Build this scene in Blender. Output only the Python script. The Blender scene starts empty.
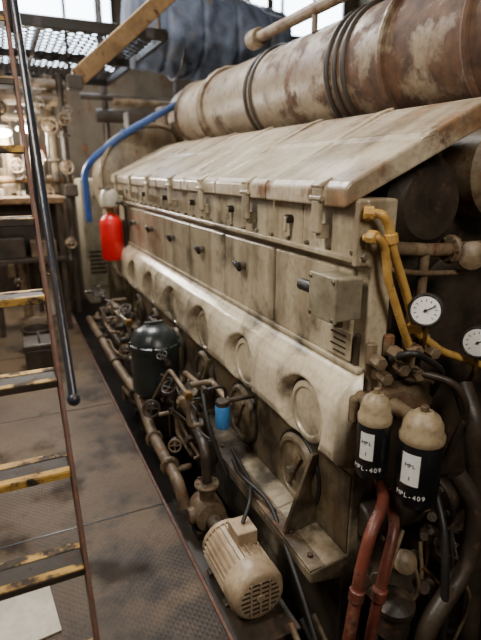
import bpy, bmesh, math, random
from mathutils import Vector, Matrix
from mathutils import noise as MN
random.seed(7)
H=1.6  # eye height; engine z values below are given relative to it
def S(r,g,b):
    f=lambda c:(c/255/12.92) if c/255<=.04045 else ((c/255+.055)/1.055)**2.4
    return (f(r),f(g),f(b),1)
def root(name):
    e=bpy.data.objects.new(name,None); bpy.context.collection.objects.link(e); e.empty_display_size=.1
    return e
# ---------------------------------------------------------------- materials
def M(name,c1,c2=None,rust=0.0,rough=.5,metal=0.0,scale=5,streak=1.0,bump=.15,bias=(),dirt=.35,rustc=None,fine=40,drip=0.0,dripc=None,oil=None,dripscale=(9,9,1.1)):
    m=bpy.data.materials.new(name); m.use_nodes=True; nt=m.node_tree; N=nt.nodes; L=nt.links
    b=N['Principled BSDF']; c2=c2 or tuple(x*.6 for x in c1[:3])+(1,)
    geo=N.new('ShaderNodeNewGeometry'); mp=N.new('ShaderNodeMapping'); mp.inputs['Scale'].default_value=(1,1,1/streak)
    L.new(geo.outputs['Position'],mp.inputs['Vector'])
    def noise(sc,det=6,src=None,r=.6):
        n=N.new('ShaderNodeTexNoise'); n.inputs['Scale'].default_value=sc; n.inputs['Detail'].default_value=det; n.inputs['Roughness'].default_value=r
        L.new((src or mp).outputs[0],n.inputs['Vector']); return n
    def ramp(src,p0,p1,a=(0,0,0,1),bb=(1,1,1,1)):
        r=N.new('ShaderNodeValToRGB'); r.color_ramp.elements[0].position=max(0,p0); r.color_ramp.elements[1].position=min(1,p1)
        r.color_ramp.elements[0].color=a; r.color_ramp.elements[1].color=bb; L.new(src,r.inputs[0]); return r
    def mix(f,a,bb):
        x=N.new('ShaderNodeMix'); x.data_type='RGBA'
        if isinstance(f,float): x.inputs[0].default_value=f
        else: L.new(f,x.inputs[0])
        for i,v in ((6,a),(7,bb)):
            if isinstance(v,tuple): x.inputs[i].default_value=v
            else: L.new(v,x.inputs[i])
        return x.outputs[2]
    def mul(src,k):
        mm=N.new('ShaderNodeMath'); mm.operation='MULTIPLY'; mm.inputs[1].default_value=k; L.new(src,mm.inputs[0]); return mm.outputs[0]
    def biased(val,bs):
        for ax,a0,a1,amt in bs:
            sp=N.new('ShaderNodeSeparateXYZ'); L.new(geo.outputs['Position'],sp.inputs[0])
            mr=N.new('ShaderNodeMapRange'); mr.inputs[1].default_value=a0; mr.inputs[2].default_value=a1; mr.inputs[3].default_value=0; mr.inputs[4].default_value=amt
            L.new(sp.outputs[ax],mr.inputs[0]); ad=N.new('ShaderNodeMath'); ad.operation='ADD'; L.new(val,ad.inputs[0]); L.new(mr.outputs[0],ad.inputs[1]); val=ad.outputs[0]
        return val
    n1=noise(scale); r1=ramp(n1.outputs[0],.35,.68)
    col=mix(r1.outputs[0],c1,c2)
    n4=noise(fine,4,geo); r4=ramp(n4.outputs[0],.48,.75)
    col=mix(mul(r4.outputs[0],dirt),col,S(52,42,32))
    if drip>0:
        mp2=N.new('ShaderNodeMapping'); mp2.inputs['Scale'].default_value=dripscale; L.new(geo.outputs['Position'],mp2.inputs['Vector'])
        nd=noise(1.0,7,mp2,.65); nb=noise(2.2,4,geo)
        ad=N.new('ShaderNodeMath'); ad.operation='ADD'; L.new(nd.outputs[0],ad.inputs[0]); L.new(nb.outputs[0],ad.inputs[1])
        rd=ramp(mul(ad.outputs[0],.5),.47,.60); col=mix(mul(rd.outputs[0],drip),col,dripc or S(84,66,46))
    if rust>0 or bias:
        n2=noise(scale*1.7,8); val=biased(n2.outputs[0],bias)
        t=.75-.5*rust
        r2=ramp(val,t-.04,t+.06)
        n3=noise(scale*4,5,geo); rc=rustc or (S(62,40,28),S(126,84,54)); r3=ramp(n3.outputs[0],.35,.65,rc[0],rc[1])
        col=mix(r2.outputs[0],col,r3.outputs[0])
        rm=N.new('ShaderNodeMapRange'); rm.inputs[3].default_value=rough; rm.inputs[4].default_value=.8; L.new(r2.outputs[0],rm.inputs[0]); L.new(rm.outputs[0],b.inputs['Roughness'])
    else: b.inputs['Roughness'].default_value=rough
    if oil:
        no=noise(3.2,7,geo); ro=ramp(biased(no.outputs[0],oil),.56,.70); col=mix(mul(ro.outputs[0],.85),col,S(34,26,19))
    L.new(col,b.inputs['Base Color']); b.inputs['Metallic'].default_value=metal
    bp=N.new('ShaderNodeBump'); bp.inputs['Strength'].default_value=bump; bp.inputs['Distance'].default_value=.01
    L.new(n4.outputs[0],bp.inputs['Height']); L.new(bp.outputs[0],b.inputs['Normal'])
    return m
def EM(name,c,s):
    m=bpy.data.materials.new(name); m.use_nodes=True; b=m.node_tree.nodes['Principled BSDF']
    b.inputs['Base Color'].default_value=c; b.inputs['Emission Color'].default_value=c; b.inputs['Emission Strength'].default_value=s; return m
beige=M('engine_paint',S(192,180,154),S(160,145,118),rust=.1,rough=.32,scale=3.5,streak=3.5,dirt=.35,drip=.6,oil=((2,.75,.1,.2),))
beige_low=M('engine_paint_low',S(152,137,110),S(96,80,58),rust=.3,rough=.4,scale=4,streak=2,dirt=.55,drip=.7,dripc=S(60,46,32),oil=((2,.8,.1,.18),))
bulge_m=M('bulge_paint',S(216,203,176),S(188,172,144),rust=.1,rough=.22,scale=4,streak=2,dirt=.25,drip=.45,oil=((2,.72,.55,.12),))
cover_m=M('cover_paint',S(206,194,170),S(158,142,116),rust=.27,rough=.30,scale=3,bias=((1,1.7,1.3,.09),(0,1.25,1.6,.09)),dirt=.4,rustc=(S(84,62,44),S(142,108,74)),drip=.75,dripc=S(98,76,52),dripscale=(1.5,9,1.5))
dirty=M('dirty_casting',S(136,118,92),S(80,64,48),rust=.34,rough=.48,scale=7,dirt=.6)
cap_m=M('filter_head_paint',S(168,150,120),S(138,120,92),rust=.2,rough=.45,scale=9,dirt=.45)
darkcast=M('dark_casting',S(66,56,45),S(34,28,23),rust=.28,rough=.45,scale=8,dirt=.6,rustc=(S(44,31,23),S(84,58,40)))
exh=M('exhaust_lagging',S(152,138,116),S(112,94,74),rust=.36,rough=.42,scale=2.6,bias=((1,3.2,1.7,.15),),dirt=.55,rustc=(S(58,40,30),S(98,70,50)))
black=M('black_rubber',S(36,33,31),S(24,22,21),rough=.5,scale=9,dirt=.3)
strap_m=M('strap_steel',S(62,54,47),S(40,35,31),rough=.5,scale=9,dirt=.4)
filt=M('filter_black_paint',S(24,25,28),S(16,16,18),rough=.3,scale=9,dirt=.15)
greenblk=M('dark_green_paint',S(44,54,54),S(24,31,32),rough=.3,scale=6,dirt=.3)
steel=M('worn_steel',S(146,137,122),S(96,87,75),rust=.2,rough=.35,metal=.6,scale=12)
yellow=M('yellow_paint',S(202,162,86),S(168,126,62),rust=.18,rough=.4,scale=14)
redp=M('red_oxide_pipe',S(116,58,44),S(78,39,31),rust=.34,rough=.42,scale=9,rustc=(S(60,36,27),S(124,82,58)))
red=M('extinguisher_red',S(216,22,26),S(192,18,22),rough=.3,scale=4,dirt=.08)
blue=M('blue_pipe_paint',S(44,86,156),S(34,64,118),rough=.35,scale=8,dirt=.25)
bluef=M('blue_filter_paint',S(66,130,190),S(50,104,160),rough=.3,scale=8,dirt=.15)
whitep=M('white_paint',S(196,188,170),S(158,148,128),rust=.15,rough=.4,scale=6,dirt=.4)
label=M('paper_label',S(232,232,228),S(214,214,208),rough=.6,scale=8,dirt=.1)
grey=M('grey_box_paint',S(150,142,120),S(114,104,86),rust=.15,rough=.4,scale=9)
railm=M('handrail_paint',S(36,42,54),S(44,38,38),rust=.16,rough=.28,scale=9)
stringer_m=M('stringer_rust',S(96,66,52),S(70,46,38),rust=.5,rough=.6,scale=12,rustc=(S(66,40,32),S(112,72,54)))
tread_m=M('tread_steel',S(58,49,39),S(38,32,26),rust=.25,rough=.6,scale=10,rustc=(S(44,32,24),S(80,60,44)))
treadY=M('tread_yellow',S(204,162,74),S(160,122,58),rust=.50,rough=.6,scale=8,rustc=(S(36,30,24),S(70,56,40)))
wood=M('boom_paint',S(150,120,80),S(112,86,55),rust=.3,rough=.6,scale=8)
wallm=M('bulkhead_paint',S(112,101,83),S(76,65,51),rust=.35,rough=.7,scale=2.5,streak=2)
ceilm=M('deckhead_paint',S(84,74,60),S(50,44,38),rust=.35,rough=.7,scale=3)
bilge=M('bilge_steel',S(24,20,16),S(12,10,9),rust=.3,rough=.3,scale=5,rustc=(S(26,18,13),S(44,30,22)))
tarp=M('blue_grey_lagging',S(82,92,110),S(50,57,70),rough=.7,scale=5,bump=.4,rust=.25,rustc=(S(70,62,54),S(104,96,84)))
brick=M('brass',S(160,124,70),S(110,84,48),rust=.2,rough=.3,metal=.7,scale=12)
lit_patch_m=M('lit_patch_pale',S(240,230,210),S(216,204,182),rough=.7,scale=9,dirt=.15)  # brightness of the lit floor put into a pale colour
glow=EM('lamp_glow',(1,.93,.78,1),30)
sky=EM('daylight',(.74,.87,1,1),12)
def floor_mat():
    m=M('diamond_plate',S(98,80,59),S(70,56,41),rust=.33,rough=.55,scale=1.9,dirt=.45,rustc=(S(62,47,33),S(112,92,67)),oil=((0,-.05,.56,.16),(1,2.4,.9,.07)))
    nt=m.node_tree;N=nt.nodes;L=nt.links;b=N['Principled BSDF']
    b.inputs['Specular IOR Level'].default_value=.3
    geo=[n for n in N if n.type=='NEW_GEOMETRY'][0]
    hs=[]
    for ang in (45,-45):
        mp=N.new('ShaderNodeMapping'); mp.inputs['Rotation'].default_value=(0,0,math.radians(ang)); L.new(geo.outputs['Position'],mp.inputs['Vector'])
        w=N.new('ShaderNodeTexWave'); w.inputs['Scale'].default_value=16; L.new(mp.outputs[0],w.inputs['Vector']); hs.append(w.outputs['Fac'])
    mu=N.new('ShaderNodeMath'); mu.operation='MULTIPLY'; L.new(hs[0],mu.inputs[0]); L.new(hs[1],mu.inputs[1])
    bp=[n for n in N if n.type=='BUMP'][0]; bp2=N.new('ShaderNodeBump'); bp2.inputs['Strength'].default_value=.3; bp2.inputs['Distance'].default_value=.004
    L.new(mu.outputs[0],bp2.inputs['Height']); L.new(bp.outputs[0],bp2.inputs['Normal']); L.new(bp2.outputs[0],b.inputs['Normal'])
    return m
floorm=floor_mat()
# ---------------------------------------------------------------- geometry helpers
def add(name,bm,mat,par,smooth=False,bev=0,seg=2):
    me=bpy.data.meshes.new(name); bmesh.ops.recalc_face_normals(bm,faces=bm.faces); bm.to_mesh(me); bm.free()
    o=bpy.data.objects.new(name,me); bpy.context.collection.objects.link(o); me.materials.append(mat)
    if smooth:
        for p in me.polygons: p.use_smooth=True
        try: me.set_sharp_from_angle(angle=math.radians(40))
        except Exception: pass
    if bev:
        md=o.modifiers.new('bev','BEVEL'); md.width=bev; md.segments=seg; md.limit_method='ANGLE'; md.angle_limit=math.radians(35)
    if par: o.parent=par
    return o
def box(name,c,s,mat,par=None,bev=.006,rot=None):
    bm=bmesh.new(); bmesh.ops.create_cube(bm,size=1)
    bmesh.ops.scale(bm,vec=Vector(s),verts=bm.verts)
    if rot: bmesh.ops.rotate(bm,cent=(0,0,0),matrix=rot,verts=bm.verts)
    bmesh.ops.translate(bm,vec=Vector(c),verts=bm.verts)
    return add(name,bm,mat,par,bev=bev)
def frame(d):
    d=Vector(d).normalized(); return d.to_track_quat('Z','Y').to_matrix()
def lathe(name,prof,pos,d,mat,par=None,n=28,bev=0):
    bm=bmesh.new(); rings=[]
    for r,h in prof:
        rings.append([bm.verts.new((max(r,1e-4)*math.cos(2*math.pi*i/n),max(r,1e-4)*math.sin(2*math.pi*i/n),h)) for i in range(n)])
    for a,b in zip(rings,rings[1:]):
        for i in range(n): bm.faces.new((a[i],a[(i+1)%n],b[(i+1)%n],b[i]))
    bm.faces.new(rings[0][::-1]); bm.faces.new(rings[-1])
    bmesh.ops.rotate(bm,cent=(0,0,0),matrix=frame(d),verts=bm.verts); bmesh.ops.translate(bm,vec=Vector(pos),verts=bm.verts)
    return add(name,bm,mat,par,smooth=True,bev=bev)
def cyl(name,p1,p2,r,mat,par=None,n=24,ch=.12):
    p1=Vector(p1);p2=Vector(p2);h=(p2-p1).length;c=min(r*ch,h*.3)
    return lathe(name,[(r-c,0),(r,c),(r,h-c),(r-c,h)],p1,p2-p1,mat,par,n)
def torus(name,c,d,R,r,mat,par=None,n=32,k=10):
    bm=bmesh.new(); g=[[bm.verts.new(((R+r*math.cos(2*math.pi*j/k))*math.cos(2*math.pi*i/n),(R+r*math.cos(2*math.pi*j/k))*math.sin(2*math.pi*i/n),r*math.sin(2*math.pi*j/k))) for j in range(k)] for i in range(n)]
    for i in range(n):
        for j in range(k): bm.faces.new((g[i][j],g[(i+1)%n][j],g[(i+1)%n][(j+1)%k],g[i][(j+1)%k]))
    bmesh.ops.rotate(bm,cent=(0,0,0),matrix=frame(d),verts=bm.verts); bmesh.ops.translate(bm,vec=Vector(c),verts=bm.verts)
    return add(name,bm,mat,par,smooth=True)
def tube(name,pts,r,mat,par=None,fil=.06,k=12):
    P=[Vector(p) for p in pts]; Q=[P[0]]
    for a,b,c in zip(P,P[1:],P[2:]):
        f=min(fil,(a-b).length*.45,(c-b).length*.45); s=b+(a-b).normalized()*f; e=b+(c-b).normalized()*f
        for t in (0,.2,.4,.6,.8,1): Q.append(s*(1-t)**2+b*2*t*(1-t)+e*t*t)
    Q.append(P[-1])
    bm=bmesh.new(); rings=[]; up=None
    for i,q in enumerate(Q):
        t=(Q[min(i+1,len(Q)-1)]-Q[max(i-1,0)]).normalized()
        if up is None: up=t.orthogonal().normalized()
        up=(up-t*up.dot(t)).normalized(); s=t.cross(up)
        rings.append([bm.verts.new(q+(up*math.cos(2*math.pi*j/k)+s*math.sin(2*math.pi*j/k))*r) for j in range(k)])
    for a,b in zip(rings,rings[1:]):
        for j in range(k): bm.faces.new((a[j],a[(j+1)%k],b[(j+1)%k],b[j]))
    bm.faces.new(rings[0][::-1]); bm.faces.new(rings[-1])
    return add(name,bm,mat,par,smooth=True)
def prism(name,prof,y0,y1,mat,par=None,bev=.008):
    bm=bmesh.new(); a=[bm.verts.new((x,y0,z+H)) for x,z in prof]; b=[bm.verts.new((x,y1,z+H)) for x,z in prof]
    n=len(prof); bm.faces.new(a); bm.faces.new(b[::-1])
    for i in range(n): bm.faces.new((a[i],b[i],b[(i+1)%n],a[(i+1)%n]))
    return add(name,bm,mat,par,bev=bev)
def sphere(name,c,r,mat,par=None,sc=(1,1,1)):
    bm=bmesh.new(); bmesh.ops.create_uvsphere(bm,u_segments=20,v_segments=12,radius=r); bmesh.ops.scale(bm,vec=Vector(sc),verts=bm.verts); bmesh.ops.translate(bm,vec=Vector(c),verts=bm.verts)
    return add(name,bm,mat,par,smooth=True)
def flange(c,d,r,mat,par,t=.02,nb=6):
    d=Vector(d).normalized(); c=Vector(c); cyl('flange',c-d*t/2,c+d*t/2,r,mat,par)
    F=frame(d)
    for i in range(nb):
        a=2*math.pi*i/nb; q=c+F@Vector((math.cos(a)*r*.78,math.sin(a)*r*.78,0)); cyl('bolt',q-d*(t*.5+.008),q+d*(t*.5+.008),r*.11,steel,par,n=6)
def valve(c,d,r,par,wheel=steel,body=dirty,L=.08):
    c=Vector(c); d=Vector(d).normalized(); sphere('valve_body',c,r*.75,body,par)
    cyl('valve_stem',c,c+d*L,r*.2,steel,par,n=10); cyl('valve_bonnet',c+d*r*.4,c+d*r*1.0,r*.5,body,par,n=6)
    torus('handwheel',c+d*L,d,r*.85,r*.13,wheel,par,n=24,k=8)
    F=frame(d)
    for i in range(4):
        a=i*math.pi/2; cyl('spoke',c+d*L,c+d*L+F@Vector((math.cos(a)*r*.8,math.sin(a)*r*.8,0)),r*.09,wheel,par,n=8)
# ---------------------------------------------------------------- room
CZ=5.0; WY=9.0; RX=6.6
flo=root('floor')
box('walkway_plate',(-.725,3.5,-.02),(2.55,11,.04),floorm,flo,bev=.003)
box('walkway_edge_angle',(.545,3.5,-.05),(.012,11,.12),stringer_m,flo,bev=0)
for y in (2.1,3.35,4.6,5.9): box('plate_seam',(-.3,y,.0008),(1.7,.006,.003),bilge,flo,bev=0)
box('bilge_bottom',(3.5,3.5,-.62),(6.2,11,.06),bilge,flo,bev=0)
box('bilge_side',(.52,3.5,-.33),(.02,11,.56),bilge,flo,bev=0)
box('wall_left',(-2.05,3.5,2.15),(.1,11.1,5.7),wallm,None,bev=0)
box('wall_right',(RX+.05,3.5,2.15),(.1,11.1,5.7),wallm,None,bev=0)
box('wall_front',(2.3,-2.05,2.15),(8.6,.1,5.7),wallm,None,bev=0)
wb=root('wall_back')
def bh(x0,x1,z0,z1): box('bulkhead',((x0+x1)/2,WY+.05,(z0+z1)/2),(x1-x0,.1,z1-z0),wallm,wb,bev=0)
bh(-2,-.3,-.7,CZ); bh(-.3,1.9,-.7,3.1); bh(-.3,1.9,4.7,CZ); bh(1.9,4.3,-.7,CZ); bh(4.3,6.3,-.7,3.95); bh(4.3,6.3,4.85,CZ); bh(6.3,RX,-.7,CZ)
for n,(x0,x1,z0,z1) in enumerate(((4.3,6.3,3.95,4.85),(-.3,1.9,3.1,4.7))):
    w=root('window_%d'%(n+1)); box('pane',((x0+x1)/2,WY+.07,(z0+z1)/2),(x1-x0,.02,z1-z0),sky,w,bev=0)
    for i in range(4): box('mullion',(x0+(x1-x0)*i/3,WY-.01,(z0+z1)/2),(.05,.05,z1-z0),darkcast,w)
    for z in (z0,z1): box('window_rail',((x0+x1)/2,WY-.01,z),(x1-x0,.05,.06),darkcast,w)
box('ceiling',(2.3,3.5,CZ+.05),(8.8,11.2,.1),ceilm,None,bev=0)
for i,x in enumerate((-.2,.9,2.4,3.6,5.2)): box('trim_%d'%(i+1),(x,3.5,CZ-.1),(.1,10.9,.2),ceilm,None,bev=.01)
# ---------------------------------------------------------------- engine
eng=root('diesel_engine')
Y0,Y1=1.25,5.1
side=[(1.0,-.085),(1.0,-.285),(1.035,-.30),(1.035,-.66),(1.06,-.70),(1.06,-1.0),(1.02,-1.04),(1.02,-1.40),(.86,-1.425),(.86,-1.475),(1.0,-1.50),(1.0,-1.95)]
prism('side_frame',side+[(1.12,-1.95),(1.12,-.085)],Y0,1.62,beige,eng)
prism('crankcase_block',side+[(2.8,-1.95),(2.8,-.085),(2.3,.12),(1.6,.12)],1.62,Y1,beige,eng)
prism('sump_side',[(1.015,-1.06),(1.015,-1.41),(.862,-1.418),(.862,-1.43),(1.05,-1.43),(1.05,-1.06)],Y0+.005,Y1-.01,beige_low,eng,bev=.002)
holes=[1.49+.56*k for k in range(7)]
HZ=-.90
prof=[(1.035,-.655),(1.0,-.675),(.965,-.71),(.945,-.75),(.937,-.79),(.935,-.83),(.935,-.87),(.935,-.91),(.935,-.95),(.945,-.99),(.965,-1.02),(1.0,-1.045),(1.03,-1.055)]
pp=[]
for a,b in zip(prof,prof[1:]):
    for t in (0,.25,.5,.75): pp.append((a[0]*(1-t)+b[0]*t,a[1]*(1-t)+b[1]*t))
pp.append(prof[-1])
bm=bmesh.new(); ny=360; g=[]
for i in range(ny+1):
    y=Y0+(Y1-Y0)*i/ny; row=[]
    dh=min(abs(y-h) for h in holes); sc=min(1,dh/.28); sc=sc*sc*(3-2*sc)
    for x,z in pp:
        d=min(math.hypot((y-h)/1.12,z-HZ) for h in holes)
        e=max(0,min(1,(.150-d)/.022)); e=e*e*(3-2*e)
        k=max(0,min(1,(-z-.66)/.38)); prot=(1.035-x)
        x2=x+.05*e-.022*sc*k*(1 if prot>.01 else 0)
        z2=z+.035*sc*max(0,(k-.6)/.4)
        row.append(bm.verts.new((x2,y,z2+H)))
    g.append(row)
for i in range(ny):
    for j in range(len(pp)-1): bm.faces.new((g[i][j],g[i+1][j],g[i+1][j+1],g[i][j+1]))
bm.faces.new([v for v in g[0]]); bm.faces.new([v for v in g[-1]][::-1])
o=add('airbox_bulge',bm,bulge_m,eng)
for p in o.data.polygons: p.use_smooth=True
for h in holes:
    if h+.1>Y1: continue
    c=Vector((.986,h,HZ+H))
    lathe('airbox_handhole_cover',[(.125,0),(.125,.012),(.115,.02),(.1,.02),(.094,.012),(.05,.018),(.02,.02),(0,.02)],c,(-1,0,0),bulge_m,eng,n=36)
    torus('handhole_gasket',c,(-1,0,0),.133,.008,darkcast,eng,n=36,k=6)
for k in range(7):
    h=1.60+.56*k
    if h+.14>Y1: continue
    c=Vector((1.015,h,-1.225+H))
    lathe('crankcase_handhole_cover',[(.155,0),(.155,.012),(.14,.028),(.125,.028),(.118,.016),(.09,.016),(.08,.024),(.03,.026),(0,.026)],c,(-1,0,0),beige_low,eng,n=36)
    torus('cover_seal',c+Vector((-.004,0,0)),(-1,0,0),.16,.009,black,eng,n=36,k=6)
    cyl('cover_nut',c+Vector((-.02,0,0)),c+Vector((-.06,0,0)),.018,steel,eng,n=6)
    box('cover_bar',c+Vector((-.032,0,0)),(.014,.03,.2),beige_low,eng,rot=Matrix.Rotation(.5,3,'X'))
for k in range(7):
    y=1.32+.55*k; w=.535 
    if y+w>Y1: w=Y1-y-.01
    if w<.2: continue
    box('side_panel',(1.027,y+w/2,-.48+H),(.022,w,.33),beige,eng,bev=.01)
for k in range(6):
    y=1.6+.56*k
    if k>0:
        cyl('panel_handle_boss',(1.02,y,-.44+H),(.985,y,-.44+H),.02,steel,eng,n=12)
        box('panel_handle',(.975,y,-.44+H),(.02,.08,.024),black,eng,bev=.008,rot=Matrix.Rotation(.35,3,'X'))
        cyl('handle_tip',(.975,y-.034,-.43+H),(.955,y-.034,-.43+H),.016,black,eng,n=10)
    cyl('deck_dog',(1.0,y+.1,-.18+H),(.97,y+.1,-.18+H),.017,darkcast,eng,n=12)
    box('deck_dog_arm',(.972,y+.1,-.2+H),(.012,.02,.06),beige,eng)
box('panel_rail',(1.02,(Y0+Y1)/2,-.652+H),(.03,Y1-Y0,.02),beige,eng)
box('top_deck_rail',(.992,(Y0+Y1)/2,-.275+H),(.02,Y1-Y0,.022),beige,eng)
for i in range(28):
    y=1.3+i*.138; cyl('rail_bolt',(1.0,y,-.255+H),(.985,y,-.255+H),.008,steel,eng,n=6)
cp=[(.955,-.115),(.955,-.055),(.975,-.035),(1.5,.225),(1.56,.245),(1.62,.235),(1.62,.19),(1.02,-.085)]
ns=7; L=(5.08-1.3)/ns
for k in range(ns):
    y=1.3+L*k
    prism('valve_cover',cp,y+.004,y+L-.004,cover_m,eng,bev=.008)
    if k: 
        prism('cover_joint_strip',[(.97,-.038),(1.5,.236),(1.56,.256),(1.56,.24),(1.5,.22),(.975,-.05)],y-.022,y+.022,cover_m,eng,bev=.004)
prism('cover_rib',[(1.24,.095),(1.27,.118),(1.30,.128),(1.30,.11)],1.3,5.05,cover_m,eng,bev=.004)
for k in range(7):
    y=1.45+.56*k
    if y>5: continue
    box('cover_latch',(.95,y,-.13+H),(.022,.045,.15),beige,eng,bev=.006)
    box('latch_top',(.965,y,-.04+H),(.06,.05,.014),cover_m,eng,bev=.004,rot=Matrix.Rotation(-.46,3,'Y'))
    cyl('latch_pin',(.945,y-.035,-.09+H),(.945,y+.035,-.09+H),.010,beige,eng,n=10)
    box('latch_lug',(.975,y,-.2+H),(.04,.03,.05),beige,eng)
box('corner_bracket',(1.0,1.262,-.19+H),(.06,.02,.2),beige,eng,bev=.004)
for dz in (-.12,-.19,-.26): cyl('bracket_bolt',(1.0,1.255,dz+H),(1.0,1.238,dz+H),.012,steel,eng,n=6)
for y in (1.46,2.6,3.7,4.8):
    bm=bmesh.new(); pr=[(1.02,-1.08),(.985,-1.08),(.865,-1.41),(1.02,-1.41)]
    a=[bm.verts.new((x,y,z+H)) for x,z in pr]; b=[bm.verts.new((x,y+.018,z+H)) for x,z in pr]
    bm.faces.new(a); bm.faces.new(b[::-1])
    for i in range(4): bm.faces.new((a[i],b[i],b[(i+1)%4],a[(i+1)%4]))
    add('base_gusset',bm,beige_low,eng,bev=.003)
for i in range(26): cyl('base_bolt',(.9,1.32+i*.145,-1.43+H),(.9,1.32+i*.145,-1.405+H),.012,darkcast,eng,n=6)
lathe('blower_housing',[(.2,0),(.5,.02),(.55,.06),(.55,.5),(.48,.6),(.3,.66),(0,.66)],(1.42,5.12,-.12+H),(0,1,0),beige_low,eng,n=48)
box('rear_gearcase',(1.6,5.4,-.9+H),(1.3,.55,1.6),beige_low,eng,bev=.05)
torus('housing_rim',(1.42,5.16,-.12+H),(0,1,0),.55,.02,beige,eng,n=48)
box('breather_box',(1.68,5.35,.52+H),(.28,.3,.2),dirty,eng,bev=.02)
box('breather_box_2',(1.35,5.6,.5+H),(.2,.2,.16),darkcast,eng,bev=.02)
cyl('water_manifold_end',(1.45,1.44,-.12+H),(1.45,1.64,-.12+H),.18,darkcast,eng,n=36,ch=.25)
cyl('oil_header_end',(1.84,1.40,-.0+H),(1.84,1.64,-.0+H),.2,dirty,eng,n=36,ch=.25)
box('front_gearcase',(1.75,1.66,-.7+H),(1.4,.12,1.3),darkcast,eng,bev=.03)
box('front_gearcase_lower',(1.55,1.48,-1.05+H),(.8,.3,.7),darkcast,eng,bev=.04)
lathe('damper_cover',[(.2,0),(.3,.01),(.3,.1),(.22,.14),(.08,.16),(0,.16)],(1.75,1.62,-.62+H),(0,-1,0),darkcast,eng,n=40)
# ---------------------------------------------------------------- junction box
jb=root('junction_box')
box('enclosure',(.965,1.335,-.40+H),(.10,.145,.14),grey,jb,bev=.006)
box('lid',(.911,1.335,-.40+H),(.012,.155,.15),grey,jb,bev=.004)
for dy in (-.065,.065):
    for dz in (-.062,.062): cyl('screw',(.906,1.335+dy,-.40+dz+H),(.9,1.335+dy,-.40+dz+H),.007,steel,jb,n=8)
cyl('shaft',(.955,1.40,-.40+H),(.955,1.47,-.40+H),.011,steel,jb,n=12)
cyl('shaft_knob',(.955,1.46,-.40+H),(.955,1.54,-.40+H),.022,black,jb,n=12)
cyl('conduit_gland',(.975,1.33,-.465+H),(.975,1.33,-.51+H),.016,steel,jb,n=12)
box('stencil_plate',(1.012,1.37,-.58+H),(.006,.14,.10),beige,jb,bev=.001)
for i in range(4): box('stencil_line',(1.0075,1.37-.008*(i%2),-.547-.022*i+H),(.002,.09-.02*(i%2),.006),darkcast,jb,bev=0)
# ---------------------------------------------------------------- exhaust manifold
ex=root('exhaust_manifold')
ax,az=1.88,.50
cyl('manifold_pipe',(ax,1.0,az+H),(ax,5.2,az+H),.30,exh,ex,n=56,ch=.1)
for y in (1.5,4.3,4.9): torus('clamp_band',(ax,y,az+H),(0,1,0),.302,.018,exh,ex,n=56,k=8)
for y in (2.24,2.31,2.38,3.28,3.36): torus('steel_strap',(ax,y,az+H),(0,1,0),.302,.017,strap_m,ex,n=56)
for i,y in enumerate((1.75,2.75,3.8,4.7)):
    cyl('exhaust_leg',(ax,y,.1+H),(ax,y,az+H),.12,exh,ex); flange((ax,y,.2+H),(0,0,1),.17,dirty,ex)
for y in (1.95,4.2): flange((ax,y,az+H),(0,1,0),.335,exh,ex,t=.03,nb=14)
ap=root('overhead_pipe')
tube('steel_pipe',[(1.70,3.45,.86+H),(1.70,1.0,.86+H)],.035,dirty,ap)
cyl('end_cap',(1.70,3.50,.86+H),(1.70,3.38,.86+H),.062,dirty,ap)
for y in (2.7,1.6): cyl('drop_support',(1.70,y,.74+H),(1.70,y,.85+H),.018,dirty,ap)
# ---------------------------------------------------------------- yellow pipes
yp=root('fuel_pipe')
tube('pipe_a',[(.985,1.24,-.125+H),(1.02,1.2,-.125+H),(1.045,1.2,-.16+H),(1.07,1.2,-.24+H),(1.13,1.2,-.36+H),(1.20,1.2,-.52+H),(1.33,1.2,-.61+H),(1.75,1.2,-.78+H)],.014,yellow,yp,fil=.035)
tube('pipe_b',[(.99,1.24,-.20+H),(1.0,1.2,-.19+H),(1.035,1.2,-.22+H),(1.06,1.2,-.33+H),(1.14,1.2,-.50+H),(1.22,1.22,-.62+H),(1.24,1.4,-.62+H)],.013,yellow,yp,fil=.03)
for p,d in (((.995,1.235,-.125+H),(1,-.8,0)),((1.058,1.2,-.2+H),(.25,0,-1)),((1.19,1.2,-.5+H),(.5,0,-1)),((1.0,1.215,-.195+H),(.3,-1,0))):
    cyl('pipe_union',Vector(p)-Vector(d).normalized()*.016,Vector(p)+Vector(d).normalized()*.016,.021,yellow,yp,n=8)
gp=root('water_pipe')
tube('pipe',[(1.06,1.3,-.24+H),(1.35,1.3,-.27+H),(1.9,1.3,-.27+H)],.024,dirty,gp)
tube('pipe_branch',[(1.06,1.28,-.30+H),(1.25,1.28,-.34+H),(1.5,1.3,-.36+H)],.010,dirty,gp)
flange((1.42,1.3,-.27+H),(1,0,0),.052,dirty,gp); lathe('valve_cap',[(.046,0),(.05,.015),(.05,.035),(.03,.045),(0,.048)],(1.48,1.27,-.29+H),(-.5,-.85,.1),dirty,gp)
cyl('stub',(1.3,1.3,-.27+H),(1.3,1.3,-.45+H),.018,dirty,gp)
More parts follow.
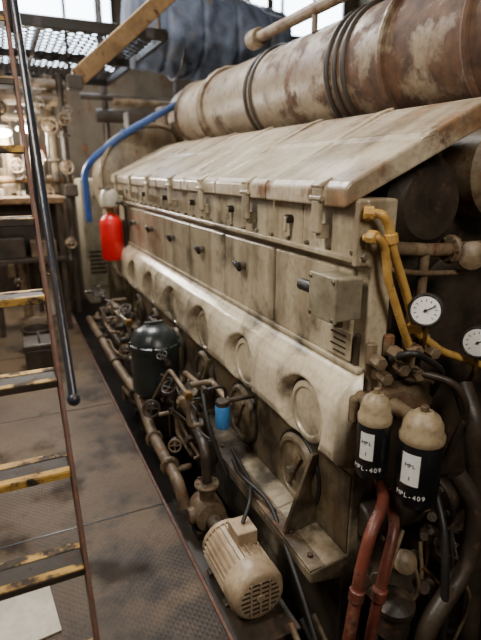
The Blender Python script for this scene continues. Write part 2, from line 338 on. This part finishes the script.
def gauge(c,d,r):
    g=root('pressure_gauge'); c=Vector(c); d=Vector(d).normalized(); F=frame(d)
    lathe('case',[(r*.9,-.035),(r,-.03),(r,0),(r*1.02,.006),(r*.9,.008)],c,d,steel,g,n=32)
    cyl('dial',c+d*.006,c+d*.0095,r*.88,label,g,n=32,ch=.02)
    torus('bezel',c+d*.008,d,r*.96,r*.09,black,g)
    for i in range(11):
        a=math.radians(225-27*i); q=c+d*.0105+F@Vector((math.cos(a),math.sin(a),0))*r*.7
        q2=c+d*.0105+F@Vector((math.cos(a),math.sin(a),0))*r*.55; cyl('tick',q,q2,.0012,black,g,n=4)
    cyl('needle',c+d*.012-F@Vector((.3,.2,0))*r*.4,c+d*.012+F@Vector((.75,.45,0))*r*.75,.0018,black,g,n=6)
    cyl('hub',c+d*.009,c+d*.015,.005,black,g,n=10)
    tube('gauge_stem',[c-d*.03,c-d*.06,c-d*.06-Vector((0,0,.12)),c-d*.06+Vector((.05,.06,-.2))],.009,brick,g,fil=.02)
    return g
gauge((1.18,1.15,-.428+H),(-.85,-.7,.1),.052)
gauge((1.44,1.15,-.575+H),(-.9,-.65,.15),.055)
# ---------------------------------------------------------------- oil filters
def oilfilter(c,r,h,txt):
    f=root('oil_filter'); x,y,z=c
    lathe('canister',[(r*.5,0),(r*.86,.006),(r,.03),(r,h),(r*.96,h+.008)],(x,y,z),(0,0,1),filt,f,n=40)
    lathe('filter_head',[(r*.98,0),(r*1.02,.008),(r*1.02,.024),(r*.92,.034),(r*.88,.06),(r*.70,.085),(r*.45,.095),(r*.4,.10),(0,.10)],(x,y,z+h),(0,0,1),cap_m,f,n=40)
    cyl('vent_plug',(x,y,z+h+.095),(x,y,z+h+.118),r*.2,dirty,f,n=6)
    cyl('head_port',(x,y,z+h+.045),(x+.02,y+.16,z+h+.045),r*.4,dirty,f)
    bm=bmesh.new(); a0=math.atan2(-y,-x)-.12; vs=[]
    for i in range(11):
        a=a0-.65+.85*i/10; vs.append((bm.verts.new((x+(r+.0012)*math.cos(a),y+(r+.0012)*math.sin(a),z+h*.42)),bm.verts.new((x+(r+.0012)*math.cos(a),y+(r+.0012)*math.sin(a),z+h*.9))))
    for p,q in zip(vs,vs[1:]): bm.faces.new((p[0],q[0],q[1],p[1]))
    add('label',bm,label,f)
    def text(s,zz,size,mt,off=0):
        n=len(s); step=size*.62
        for i,chh in enumerate(s):
            cu=bpy.data.curves.new('t','FONT'); cu.body=chh; cu.size=size; cu.align_x='CENTER'; cu.extrude=.0003
            a=a0+off+(i-(n-1)/2)*step/r
            o=bpy.data.objects.new('label_letter',cu)
            nrm=Vector((math.cos(a),math.sin(a),0)); right=Vector((-math.sin(a),math.cos(a),0))
            mt4=Matrix((right,Vector((0,0,1)),nrm)).transposed().to_4x4(); mt4.translation=Vector((x,y,zz))+nrm*(r+.002)
            me=bpy.data.meshes.new_from_object(o); me.transform(mt4); bpy.data.objects.remove(o)
            o2=bpy.data.objects.new('label_letter',me); bpy.context.collection.objects.link(o2); me.materials.clear(); me.materials.append(mt); o2.parent=f
    text(txt,z+h*.22,.022,label,-.1); text('MPL',z+h*.70,.018,filt,-.22); text('1',z+h*.5,.02,filt,-.22)
    return f
oilfilter((1.01,1.15,-.985+H),.054,.20,'MPL-409')
oilfilter((1.12,1.05,-1.055+H),.070,.23,'MPL-409')
fb=root('filter_manifold')
box('manifold_block',(1.16,1.27,-.78+H),(.36,.1,.1),dirty,fb,bev=.012)
for x,z in ((1.08,-.66),(1.15,-.64),(1.22,-.67),(1.12,-.58),(1.2,-.58),(1.05,-.6),(1.28,-.6)):
    cyl('fitting',(x,1.22,z+H),(x-.01,1.17,z+H),.022,dirty,fb,n=6); cyl('fitting_nut',(x,1.24,z-.02+H),(x,1.24,z+.05+H),.02,dirty,fb,n=6)
box('bracket_plate',(1.17,1.29,-.65+H),(.3,.02,.24),darkcast,fb)
tube('hose',[(1.1,1.2,-.6+H),(1.12,1.12,-.55+H),(1.3,1.15,-.66+H),(1.36,1.3,-.9+H)],.011,black,fb)
tube('hose_2',[(1.2,1.2,-.66+H),(1.3,1.1,-.68+H),(1.38,1.1,-.8+H),(1.4,1.2,-1.1+H)],.013,darkcast,fb)
rp=root('coolant_pipe')
tube('pipe_1',[(1.1,1.2,-1.06+H),(1.02,1.08,-1.05+H),(.92,1.02,-1.08+H),(.875,1.0,-1.2+H),(.83,.98,-1.45+H),(.80,.98,-2.15+H)],.020,redp,rp,fil=.06)
tube('pipe_2',[(1.15,1.2,-1.13+H),(1.05,1.05,-1.13+H),(.97,1.0,-1.25+H),(.91,.97,-1.45+H),(.9,.97,-2.15+H)],.018,redp,rp,fil=.06)
for p in ((.855,.99,-1.3+H),(.942,.985,-1.33+H)): cyl('coupling',Vector(p),Vector(p)+Vector((.006,.001,.04)),.025,redp,rp,n=16)
lr=root('valve_manifold')
cyl('header',(1.06,1.25,-1.25+H),(1.9,1.2,-1.25+H),.07,darkcast,lr)
flange((1.15,1.24,-1.25+H),(1,0,0),.11,darkcast,lr); flange((1.4,1.22,-1.25+H),(1,0,0),.11,darkcast,lr)
lathe('valve_bonnet_cap',[(.03,0),(.04,.02),(.04,.05),(.025,.06),(0,.065)],(1.1,1.06,-1.30+H),(-.3,-.7,.6),dirty,lr)
valve((1.30,1.05,-1.3+H),(-.3,-.7,.7),.05,lr,wheel=darkcast,body=darkcast)
lathe('strainer_pot',[(.05,0),(.06,.01),(.06,.10),(.07,.105),(.07,.125),(.045,.14),(.02,.15),(0,.15)],(1.05,1.02,-1.54+H),(0,0,1),darkcast,lr)
tube('elbow_pipe',[(1.3,1.05,-1.0+H),(1.34,.98,-1.1+H),(1.3,.95,-1.3+H),(1.1,.92,-1.45+H),(1.05,.92,-2.0+H)],.033,darkcast,lr,fil=.08)
tube('hose_a',[(1.25,1.1,-1.05+H),(1.2,.98,-1.15+H),(1.17,.92,-1.35+H),(1.2,.9,-2.0+H)],.014,black,lr,fil=.08)
tube('side_pipe',[(1.45,1.2,-.76+H),(1.42,1.1,-.86+H),(1.5,1.1,-1.2+H),(1.45,1.0,-1.9+H)],.038,darkcast,lr,fil=.1)
box('bracket',(1.3,1.2,-1.5+H),(.5,.3,.05),darkcast,lr,bev=.01)
for i in range(16):
    x=1.0+random.random()*.5; y=1.0+random.random()*.2; z=-1.12-random.random()*.42
    cyl('plug',(x,y,z+H),(x-.02-.04*random.random(),y-.05,z+.03+H),.012+random.random()*.02,random.choice([steel,dirty,darkcast,darkcast]),lr,n=8)
for i in range(8):
    x=1.02+random.random()*.4; y=1.0+random.random()*.15; z=-1.15-random.random()*.2
    tube('capillary',[(x,y,z+H),(x+random.uniform(-.1,.1),y-.05,z-.12+H),(x+random.uniform(-.1,.15),y,z-.3+H),(x+random.uniform(-.05,.1),y+.05,-2.0+H)],.007,random.choice([brick,dirty,black]),lr,fil=.05,k=8)
# ---------------------------------------------------------------- electric motor + pump
em=root('electric_motor')
mc=Vector((.715,0,-1.585+H))
def my(y): return Vector((mc.x,y,mc.z))
mot=M('motor_paint',S(194,172,142),S(164,141,113),rust=.12,rough=.4,scale=6,dirt=.35,drip=.3)
lathe('stator_body',[(.09,0),(.1,.01),(.1,.24),(.09,.25)],my(1.46),(0,1,0),mot,em,n=40)
for i in range(30):
    a=2*math.pi*i/30
    if abs(math.sin(a)+1)<.12: continue
    c=my(1.585)+Vector((math.cos(a)*.104,0,math.sin(a)*.104)); box('cooling_fin',c,(.018,.22,.004),mot,em,bev=0,rot=Matrix.Rotation(-a,3,'Y'))
lathe('fan_cowl',[(.112,0),(.116,-.02),(.116,-.075),(.104,-.098),(.09,-.105),(0,-.106)],my(1.475),(0,1,0),mot,em,n=40)
fy=1.3685
for i in range(7):
    z=-.066+.022*i; w=2*math.sqrt(.082**2-z*z)
    box('cowl_slot',my(fy)+Vector((0,0,z)),(w,.003,.006),darkcast,em,bev=0)
for x in (-.04,0,.04): box('cowl_bar',my(fy-.001)+Vector((x,0,0)),(.008,.004,.145),mot,em,bev=0)
cyl('cowl_hub',my(fy+.003),my(fy-.005),.018,mot,em)
lathe('end_bell',[(.108,0),(.108,.02),(.07,.06),(.03,.07),(0,.07)],my(1.70),(0,1,0),mot,em)
box('terminal_box',my(1.60)+Vector((.03,0,.125)),(.09,.11,.07),mot,em)
for y in (1.5,1.68):
    box('motor_foot',my(y)+Vector((0,0,-.115)),(.2,.04,.03),beige_low,em)
box('bedplate',(.72,1.75,-1.72+H),(.26,.95,.04),darkcast,em)
for y in (1.4,2.1): box('bedplate_leg',(.72,y,-1.95+H),(.2,.06,.46),darkcast,em)
pu=root('gear_pump')
cyl('coupling',my(1.775),my(1.86),.035,steel,pu)
lathe('pump_body',[(.04,0),(.075,.01),(.08,.06),(.08,.12),(.06,.16),(0,.16)],my(1.87),(0,1,0),dirty,pu)
cyl('suction_port',my(1.94),my(1.94)+Vector((-.1,0,.0)),.04,dirty,pu); cyl('discharge_port',my(1.94),my(1.94)+Vector((0,0,.16)),.036,dirty,pu)
flange(my(1.94)+Vector((0,0,.15)),(0,0,1),.06,dirty,pu); box('pump_foot',my(1.94)+Vector((0,0,-.1)),(.14,.1,.05),darkcast,pu)
# ---------------------------------------------------------------- low pipework
lp=root('pipework')
tube('suction_line',[(.62,2.0,-1.58+H),(.61,2.05,-1.47+H),(.61,2.5,-1.45+H),(.64,3.0,-1.4+H),(.62,3.5,-1.4+H),(.62,4.9,-1.4+H)],.030,dirty,lp,fil=.06)
tube('discharge_line',[(.715,1.94,-1.42+H),(.72,1.96,-1.26+H),(.76,2.3,-1.24+H),(.76,2.6,-1.3+H),(.7,3.4,-1.32+H),(.7,4.6,-1.32+H)],.024,darkcast,lp,fil=.06)
for y in (2.2,2.5,3.0,3.6,4.2): flange((.61+(.02 if y>2.6 else 0),y,(-1.46 if y<2.6 else -1.4)+H),(0,1,0),.05,random.choice([dirty,darkcast]),lp)
for i,(x,y,z) in enumerate(((.66,2.25,-1.36),(.72,2.42,-1.18),(.64,2.62,-1.32),(.78,2.75,-1.12),(.66,3.35,-1.22),(.75,3.6,-1.05),(.68,3.95,-1.2),(.7,4.4,-1.1))):
    valve((x,y,z+H),(-.5,-.4,.8) if i%2 else (-.3,-.9,.3),.036+.009*(i%3),lp,wheel=[dirty,darkcast,darkcast,darkcast][i%4],body=darkcast,L=.09)
for i in range(60):
    y=1.95+random.random()*3.0; x=.66+random.random()*.22; z=-1.5+random.random()*.42
    if 2.68<y<3.15 and x>.55: z=-1.5
    p=[(x,y,z)]
    for j in range(4):
        s=random.choice([(random.uniform(-.05,.05),random.uniform(.1,.35),0),(0,0,random.uniform(-.2,.2)),(random.uniform(-.12,.12),0,0)])
        q=(max(.62,min(.92,p[-1][0]+s[0])),min(5,p[-1][1]+s[1]),max(-1.6,min(-1.02,p[-1][2]+s[2])))
        if 2.7<q[1]<3.12: q=(q[0],q[1],min(q[2],-1.36))
        p.append(q)
    tube('small_pipe',[(a,b,c+H) for a,b,c in p],random.choice([.006,.008,.011,.016]),random.choice([steel,dirty,darkcast,dirty,darkcast,black,dirty]),lp,fil=.04,k=10)
    a=p[2]; 
    if i%2: cyl('pipe_fitting',(a[0],a[1]-.02,a[2]+H),(a[0],a[1]+.02,a[2]+H),random.choice([.016,.022,.03]),random.choice([steel,dirty,brick,darkcast]),lp,n=6)
for y in (2.15,2.4,3.5,4.1,4.6):
    box('pump_casting',(.82,y+.1,-1.44+H),(.11,.14,.16),random.choice([dirty,darkcast]),lp,bev=.02); cyl('cap',(.80,y+.1,-1.36+H),(.78,y+.1,-1.28+H),.045,darkcast,lp)
tube('black_hose',[(.88,2.0,-1.38+H),(.84,1.85,-1.36+H),(.9,1.65,-1.39+H),(.84,1.3,-1.5+H),(.82,1.0,-1.75+H)],.010,black,lp,fil=.08)
tube('black_hose_2',[(.84,2.25,-1.1+H),(.76,2.1,-1.0+H),(.74,1.98,-1.15+H),(.8,1.9,-1.38+H)],.011,black,lp,fil=.08)
tube('cable',[(.745,1.6,-1.42+H),(.8,1.64,-1.36+H),(.88,1.8,-1.39+H),(.92,2.1,-1.39+H)],.009,black,lp,fil=.05)
for x0 in (.78,.83,.88): tube('floor_cable',[(x0,1.25,-1.62+H),(x0+.02,1.1,-1.75+H),(x0-.02,.8,-1.8+H),(x0-.03,.3,-1.85+H)],.012,random.choice([dirty,beige_low,black]),lp)
sd=root('oil_strainer')
lathe('strainer_vessel',[(.08,0),(.135,.01),(.15,.04),(.15,.3),(.16,.305),(.16,.335),(.15,.34),(.13,.40),(.07,.44),(0,.45)],(.745,2.9,-1.36+H),(0,0,1),greenblk,sd,n=40)
for i in range(10):
    a=2*math.pi*i/10; cyl('lid_bolt',(.745+.152*math.cos(a),2.9+.152*math.sin(a),-1.06+H),(.745+.152*math.cos(a),2.9+.152*math.sin(a),-1.008+H),.008,greenblk,sd,n=6)
box('lid_handle',(.745,2.9,-.9+H),(.12,.02,.02),greenblk,sd)
tube('outlet',[(.745,3.0,-1.2+H),(.7,3.2,-1.2+H),(.7,3.3,-1.4+H)],.035,greenblk,sd)
box('stand',(.745,2.9,-1.5+H),(.2,.2,.28),darkcast,sd)
bf=root('fuel_filter')
lathe('canister',[(.02,0),(.032,.006),(.036,.02),(.036,.12),(.032,.125)],(.83,2.01,-1.2+H),(0,0,1),bluef,bf)
cyl('head',(.83,2.01,-1.08+H),(.83,2.01,-1.05+H),.034,darkcast,bf); cyl('mount_arm',(.83,2.01,-1.06+H),(1.0,2.01,-1.06+H),.012,darkcast,bf)
# ---------------------------------------------------------------- fire extinguisher
fe=root('fire_extinguisher')
lathe('cylinder',[(.07,0),(.1,.01),(.105,.03),(.105,.34),(.095,.38),(.06,.42),(.03,.44)],(.88,4.8,-.82+H),(0,0,1),red,fe,n=36)
cyl('neck',(.88,4.8,-.39+H),(.88,4.8,-.30+H),.035,brick,fe); lathe('valve_cap',[(.05,0),(.085,.02),(.085,.12),(.05,.17),(0,.18)],(.88,4.8,-.34+H),(0,0,1),whitep,fe)
box('lever',(.83,4.75,-.16+H),(.12,.02,.02),steel,fe); tube('hose',[(.9,4.74,-.28+H),(1.0,4.72,-.3+H),(1.0,4.7,-.6+H),(.97,4.72,-.75+H)],.012,black,fe)
box('wall_bracket',(.97,4.85,-.6+H),(.14,.03,.3),steel,fe)
bp=root('blue_pipe')
tube('pipe',[(.75,5.25,-.5+H),(.74,5.25,-.02+H),(.82,5.2,.1+H),(1.12,5.15,.33+H),(1.75,4.9,.68+H),(1.95,4.85,.6+H),(2.05,4.85,.2+H)],.033,blue,bp,fil=.12)
flange((1.13,5.15,.335+H),(1,-.1,.6),.048,blue,bp)
# ---------------------------------------------------------------- ladder
ld=root('ship_ladder')
def LY(z): return 1.33+(z-.434)*.153/.25
def sbar(x,nm):
    bm=bmesh.new(); z0,z1=0.0,3.0
    pr=[(LY(z0)-.02,z0),(LY(z0)+.13,z0),(LY(z1)+.13,z1),(LY(z1)-.02,z1)]
    a=[bm.verts.new((x-.006,y,z)) for y,z in pr]; b=[bm.verts.new((x+.006,y,z)) for y,z in pr]
    bm.faces.new(a); bm.faces.new(b[::-1])
    for i in range(4): bm.faces.new((a[i],b[i],b[(i+1)%4],a[(i+1)%4]))
    add(nm,bm,stringer_m,ld,bev=.002)
sbar(.095,'stringer_right'); sbar(-.56,'stringer_left')
for i in range(-1,10):
    z=.434+.25*i; y=LY(z)
    box('tread',(-.233,y+.065,z-.012),(.642,.13,.024),tread_m,ld,bev=.003)
    box('tread_nosing',(-.233,y+.014,z+.001),(.64,.028,.003),treadY,ld,bev=0)
    box('tread_face',(-.233,y-.001,z-.011),(.64,.003,.02),treadY if i%2 else tread_m,ld,bev=0)
    box('tread_back_stripe',(-.233,y+.112,z+.001),(.64,.032,.002),treadY,ld,bev=0)
for x in (.105,-.57):
    tube('handrail',[(x,1.3,1.015),(x,2.35,1.015+1.05*1.634)],.012,railm,ld)
    sphere('rail_end',(x,1.3,1.01),.018,railm,ld)
    for yy in (1.85,2.25):
        z=1.015+(yy-1.3)*1.634
        cyl('stanchion',(x,yy,z),(x,yy+.12,.434+(yy+.12-1.33)/.153*.25-.02),.008,railm,ld,n=10)
# ---------------------------------------------------------------- background machinery
bg=root('generator_set')
box('bed',(.25,7.75,.25),(1.0,1.9,.5),darkcast,bg,bev=.03)
box('engine_body',(.25,7.75,.9),(.8,1.8,.8),whitep,bg,bev=.05)
for i in range(4):
    cyl('cylinder_head',(.05,7.05+.45*i,1.3),(.05,7.05+.45*i,1.62),.15,beige_low,bg); cyl('injector',(.05,7.05+.45*i,1.6),(.05,7.05+.45*i,1.8),.04,steel,bg)
    cyl('side_door',(-.15,7.05+.45*i,.9),(-.18,7.05+.45*i,.9),.16,dirty,bg)
tube('manifold',[(.4,6.9,1.75),(.4,8.6,1.75)],.12,exh,bg)
lathe('generator_end',[(.2,0),(.38,.02),(.4,.08),(.4,.2),(.36,.22)],(.25,6.88,.95),(0,-1,0),whitep,bg,n=36)
for i in range(8): box('vent',(.25,6.655,.75+.05*i),(.36,.01,.02),bilge,bg,bev=0)
cab=root('electrical_cabinet')
box('cabinet_body',(.98,6.5,.75),(.32,.5,1.5),grey,cab,bev=.02); box('cabinet_door',(.96,6.24,.8),(.26,.02,1.15),grey,cab)
for i in range(3): cyl('indicator',(.9+.06*i,6.225,1.3),(.9+.06*i,6.21,1.3),.015,steel,cab)
cyl('cabinet_handle',(1.05,6.23,.8),(1.05,6.2,.8),.02,black,cab)
for i in range(6): box('cabinet_louvre',(.96,6.226,.4+.05*i),(.2,.01,.02),bilge,cab,bev=0)
bk=root('pipe_rack')
for i,(x,y,r,m_) in enumerate(((.1,6.0,.05,dirty),(.36,5.95,.035,whitep),(.55,6.1,.06,beige_low),(.66,5.95,.04,darkcast),(.25,6.15,.03,darkcast))):
    cyl('riser',(x,y,0),(x,y,2.55),r,m_,bk); flange((x,y,1.2+.25*i),(0,0,1),r*1.8,m_,bk)
for z,r,m_ in ((2.3,.06,dirty),(2.12,.03,beige_low),(1.5,.04,wood),(2.45,.05,exh),(1.3,.025,steel)):
    cyl('cross_pipe',(-.6,5.98,z),(.72,5.98,z),r,m_,bk)
for i in range(34):
    x=random.uniform(-.2,.72); z=random.uniform(1.2,2.35) if i<24 else random.uniform(.4,1.2)
    if i%2: valve((x,5.9,z),(0,-1,.1),random.uniform(.04,.09),bk,wheel=random.choice([steel,dirty,dirty,darkcast]),body=beige_low)
    else: box('pipe_bracket',(x,5.92,z),(random.uniform(.06,.16),.1,random.uniform(.08,.2)),random.choice([whitep,beige_low,dirty,darkcast]),bk,bev=.015)
wbk=root('workbench')
box('bench_top',(.15,5.45,1.32),(.75,.4,.06),wood,wbk,bev=.01); box('bench_shelf',(.15,5.45,.75),(.7,.4,.04),darkcast,wbk)
for x in (-.17,.47):
    for y in (5.3,5.6): box('bench_leg',(x,y,.65),(.05,.05,1.3),darkcast,wbk)
box('bench_vise',(.3,5.35,1.41),(.1,.18,.12),darkcast,wbk,bev=.02)
box('bench_crate',(-.02,5.45,.87),(.3,.3,.2),darkcast,wbk,bev=.01)
box('bench_crate_2',(.3,5.45,.85),(.24,.28,.16),dirty,wbk,bev=.01)
box('bench_back_panel',(.15,5.63,1.02),(.7,.02,.5),darkcast,wbk)
bk2=root('bucket')
lathe('pail',[(.1,0),(.13,.2),(.135,.2),(.135,.215),(.12,.215),(.095,.01),(0,.01)],(.13,4.75,0.001),(0,0,1),darkcast,bk2,n=32)
torus('rim',(.13,4.75,.21),(0,0,1),.135,.008,darkcast,bk2); tube('bail',[(0,4.75,.2),(.0,4.7,.3),(.13,4.68,.33),(.26,4.7,.3),(.265,4.75,.2)],.005,steel,bk2,fil=.08)
tb=root('toolbox')
box('box_body',(.12,4.25,.12),(.24,.28,.2),darkcast,tb,bev=.015); box('box_lid',(.12,4.25,.235),(.25,.29,.05),darkcast,tb,bev=.012); tube('box_handle',[(.12,4.16,.255),(.12,4.16,.3),(.12,4.34,.3),(.12,4.34,.255)],.008,black,tb,fil=.02)
bd=root('lit_floor_patch'); box('lit_patch_sheet',(-.22,1.66,.004),(.42,.26,.006),lit_patch_m,bd,bev=.001,rot=Matrix.Rotation(.1,3,'Z'))  # pale sheet added; its colour stands in for a lit patch of floor
# overhead grating
gr=root('overhead_grating')
bm=bmesh.new()
def bar(bm,p,q,w,h):
    p=Vector(p);q=Vector(q);d=(q-p);l=d.length;F=Matrix.Rotation(math.atan2(d.y,d.x),3,'Z')
    r=bmesh.ops.create_cube(bm,size=1); vs=r['verts']; bmesh.ops.scale(bm,vec=(l,w,h),verts=vs); bmesh.ops.rotate(bm,cent=(0,0,0),matrix=F,verts=vs); bmesh.ops.translate(bm,vec=(p+q)/2,verts=vs)
gx0,gx1,gy0,gy1,gz=-.6,1.45,4.7,7.4,2.75
s=.13; k=gx0-(gy1-gy0)
while k<gx1:
    for sg in (1,-1):
        f=(lambda t:(k+t,gy0+t)) if sg==1 else (lambda t:(k+t,gy1-t))
        t0=max(0,gx0-k); t1=min(gy1-gy0,gx1-k)
        if t1-t0>.02: a=f(t0);b_=f(t1); bar(bm,(a[0],a[1],gz),(b_[0],b_[1],gz),.022,.008)
    k+=s
add('grating_mesh',bm,bilge,gr)
for y in (gy0,gy1): box('grating_beam',((gx0+gx1)/2,y,gz-.03),(gx1-gx0,.05,.09),bilge,gr)
box('grating_mid_beam',((gx0+gx1)/2,6.0,gz-.03),(gx1-gx0,.05,.08),bilge,gr)
for x in (gx0,gx1,.42): box('grating_side_beam',(x,(gy0+gy1)/2,gz-.03),(.04,gy1-gy0,.07),bilge,gr)
for x in (gx0+.05,gx1-.05):
    for y in (gy0+.05,gy1-.05): cyl('hanger',(x,y,gz),(x,y,CZ),.018,darkcast,gr)
# boom
bo=root('hoist_boom')
a=Vector((.57,4.0,.62+H)); b=Vector((1.42,4.0,1.36+H)); d=b-a
box('boom',(a+b)/2,(d.length,.09,.12),wood,bo,bev=.01,rot=Matrix.Rotation(-math.atan2(d.z,d.x),3,'Y'))
box('boom_hook_plate',a+Vector((-.02,0,-.03)),(.1,.12,.09),darkcast,bo)
cyl('boom_hanger',b-d*.05,(b-d*.05)+Vector((0,0,2.0)),.02,darkcast,bo)
# lagged duct
tp=root('lagged_duct')
bm=bmesh.new(); nn=64; rings=[]
for j in range(90):
    t=j/89; x=1.40+1.80*t; row=[]
    for i in range(nn):
        a=2*math.pi*i/nn; r=.40+.05*math.sin(t*3)+.05*MN.noise(Vector((x*3,math.cos(a)*1.6,math.sin(a)*1.6)))+.025*MN.noise(Vector((x*9,math.cos(a)*5,math.sin(a)*5)))
        r*=min(1,(.35+2.2*(min(t,1-t)/.12)**.5) if min(t,1-t)<.12 else 1)
        r-=.02*max(0,1-abs(((x*2.6)%1)-.5)*14)
        row.append(bm.verts.new((x,5.9+r*math.cos(a),1.42+H+r*math.sin(a)-.12*(t-.5))))
    rings.append(row)
for p_,q_ in zip(rings,rings[1:]):
    for i in range(nn): bm.faces.new((p_[i],p_[(i+1)%nn],q_[(i+1)%nn],q_[i]))
bm.faces.new(rings[0][::-1]); bm.faces.new(rings[-1])
o=add('lagging',bm,tarp,tp,smooth=False)
for p in o.data.polygons: p.use_smooth=True
for x in (1.9,2.7): torus('duct_strap',(x,5.9,1.42+H-.03),(1,0,0),.42,.012,darkcast,tp,n=48); cyl('duct_hanger',(x,5.9,1.8+H),(x,5.9,CZ),.014,darkcast,tp)
cc=root('air_cooler')
box('casing',(2.9,6.9,.2+H),(1.2,.7,1.2),beige_low,cc,bev=.04)
for i in range(5): box('casing_rib',(2.4+.25*i,6.53,.2+H),(.04,.04,1.1),beige_low,cc)
box('casing_base',(2.9,6.9,-1.3+H),(1.1,.6,1.8),darkcast,cc)
tr=root('pipe_trunk')
for x,z,r,m_ in ((1.95,2.35,.09,darkcast),(2.2,2.55,.06,dirty),(1.75,2.6,.04,darkcast)): cyl('trunk_pipe',(x-.6,7.9,z),(x+3.2,7.9,z),r,m_,tr)
for x in (1.5,2.6,4.2): cyl('trunk_post',(x,8.0,-.6),(x,8.0,CZ),.05,darkcast,tr)
def lamp(p,power,sz=.1,col=(1,.92,.8)):
    g=root('bulkhead_lamp'); cyl('lamp_base',(p[0],p[1],p[2]+.05),(p[0],p[1],p[2]+.1),.07,darkcast,g)
    sphere('lamp_globe',p,.055,glow,g,sc=(1.5,1,.7))
    cyl('lamp_stem',(p[0],p[1],p[2]+.08),(p[0],p[1],p[2]+.4),.012,darkcast,g,n=8)
    l=bpy.data.lights.new('lamp_light','POINT'); l.energy=power; l.shadow_soft_size=sz; l.color=col
    o=bpy.data.objects.new('lamp_light',l); bpy.context.collection.objects.link(o); o.location=(p[0],p[1]-.05,p[2]-.12); o.parent=g
lamp((.06,5.70,1.95),90); lamp((.3,6.6,2.05),110)
def area(p,t,power,sx,sy,col):  # unseen area lights added to key and fill the scene, no fixtures
    l=bpy.data.lights.new('added_area_light','AREA'); l.shape='RECTANGLE'; l.size=sx; l.size_y=sy; l.energy=power; l.color=col
    o=bpy.data.objects.new('added_area_light',l); bpy.context.collection.objects.link(o); o.location=p
    o.rotation_euler=(Vector(t)-Vector(p)).to_track_quat('-Z','Y').to_euler()
area((-1.0,1.5,3.3),(1.1,2.6,1.0),92,.5,1.2,(1,.93,.82))
area((.7,4.2,4.2),(1.2,3.4,1.3),165,.9,.9,(1,.97,.93))
area((.8,-.8,2.9),(1.25,1.4,1.0),48,.8,.8,(1,.91,.79))
area((0,7.2,4.6),(.3,6.6,0),120,1.5,2,(.95,.96,1))
area((4.0,7.5,4.6),(2.2,4.5,2.2),110,1,1,(.9,.95,1))
w=bpy.data.worlds.new('world'); bpy.context.scene.world=w; w.use_nodes=True
w.node_tree.nodes['Background'].inputs[0].default_value=(.75,.75,.8,1); w.node_tree.nodes['Background'].inputs[1].default_value=.3
bpy.context.view_layer.update()
for e in [o for o in bpy.context.scene.objects if o.type=='EMPTY']:
    pts=[c.matrix_world@Vector(v) for c in e.children for v in c.bound_box]
    if not pts: continue
    lo=Vector([min(p[i] for p in pts) for i in range(3)]); hi=Vector([max(p[i] for p in pts) for i in range(3)])
    loc=Vector(((lo.x+hi.x)/2,(lo.y+hi.y)/2,lo.z)); e.location=loc
    for c in e.children: c.matrix_parent_inverse=Matrix.Translation(-loc)
cam=bpy.data.cameras.new('camera'); co=bpy.data.objects.new('camera',cam); bpy.context.collection.objects.link(co)
cam.lens=28.125; cam.sensor_width=36; co.location=(0,0,H); co.rotation_euler=(math.radians(90-16.7),0,math.radians(-24.7)); cam.clip_start=.02
cam.dof.use_dof=True; cam.dof.focus_distance=1.9; cam.dof.aperture_fstop=1.8
bpy.context.scene.camera=co
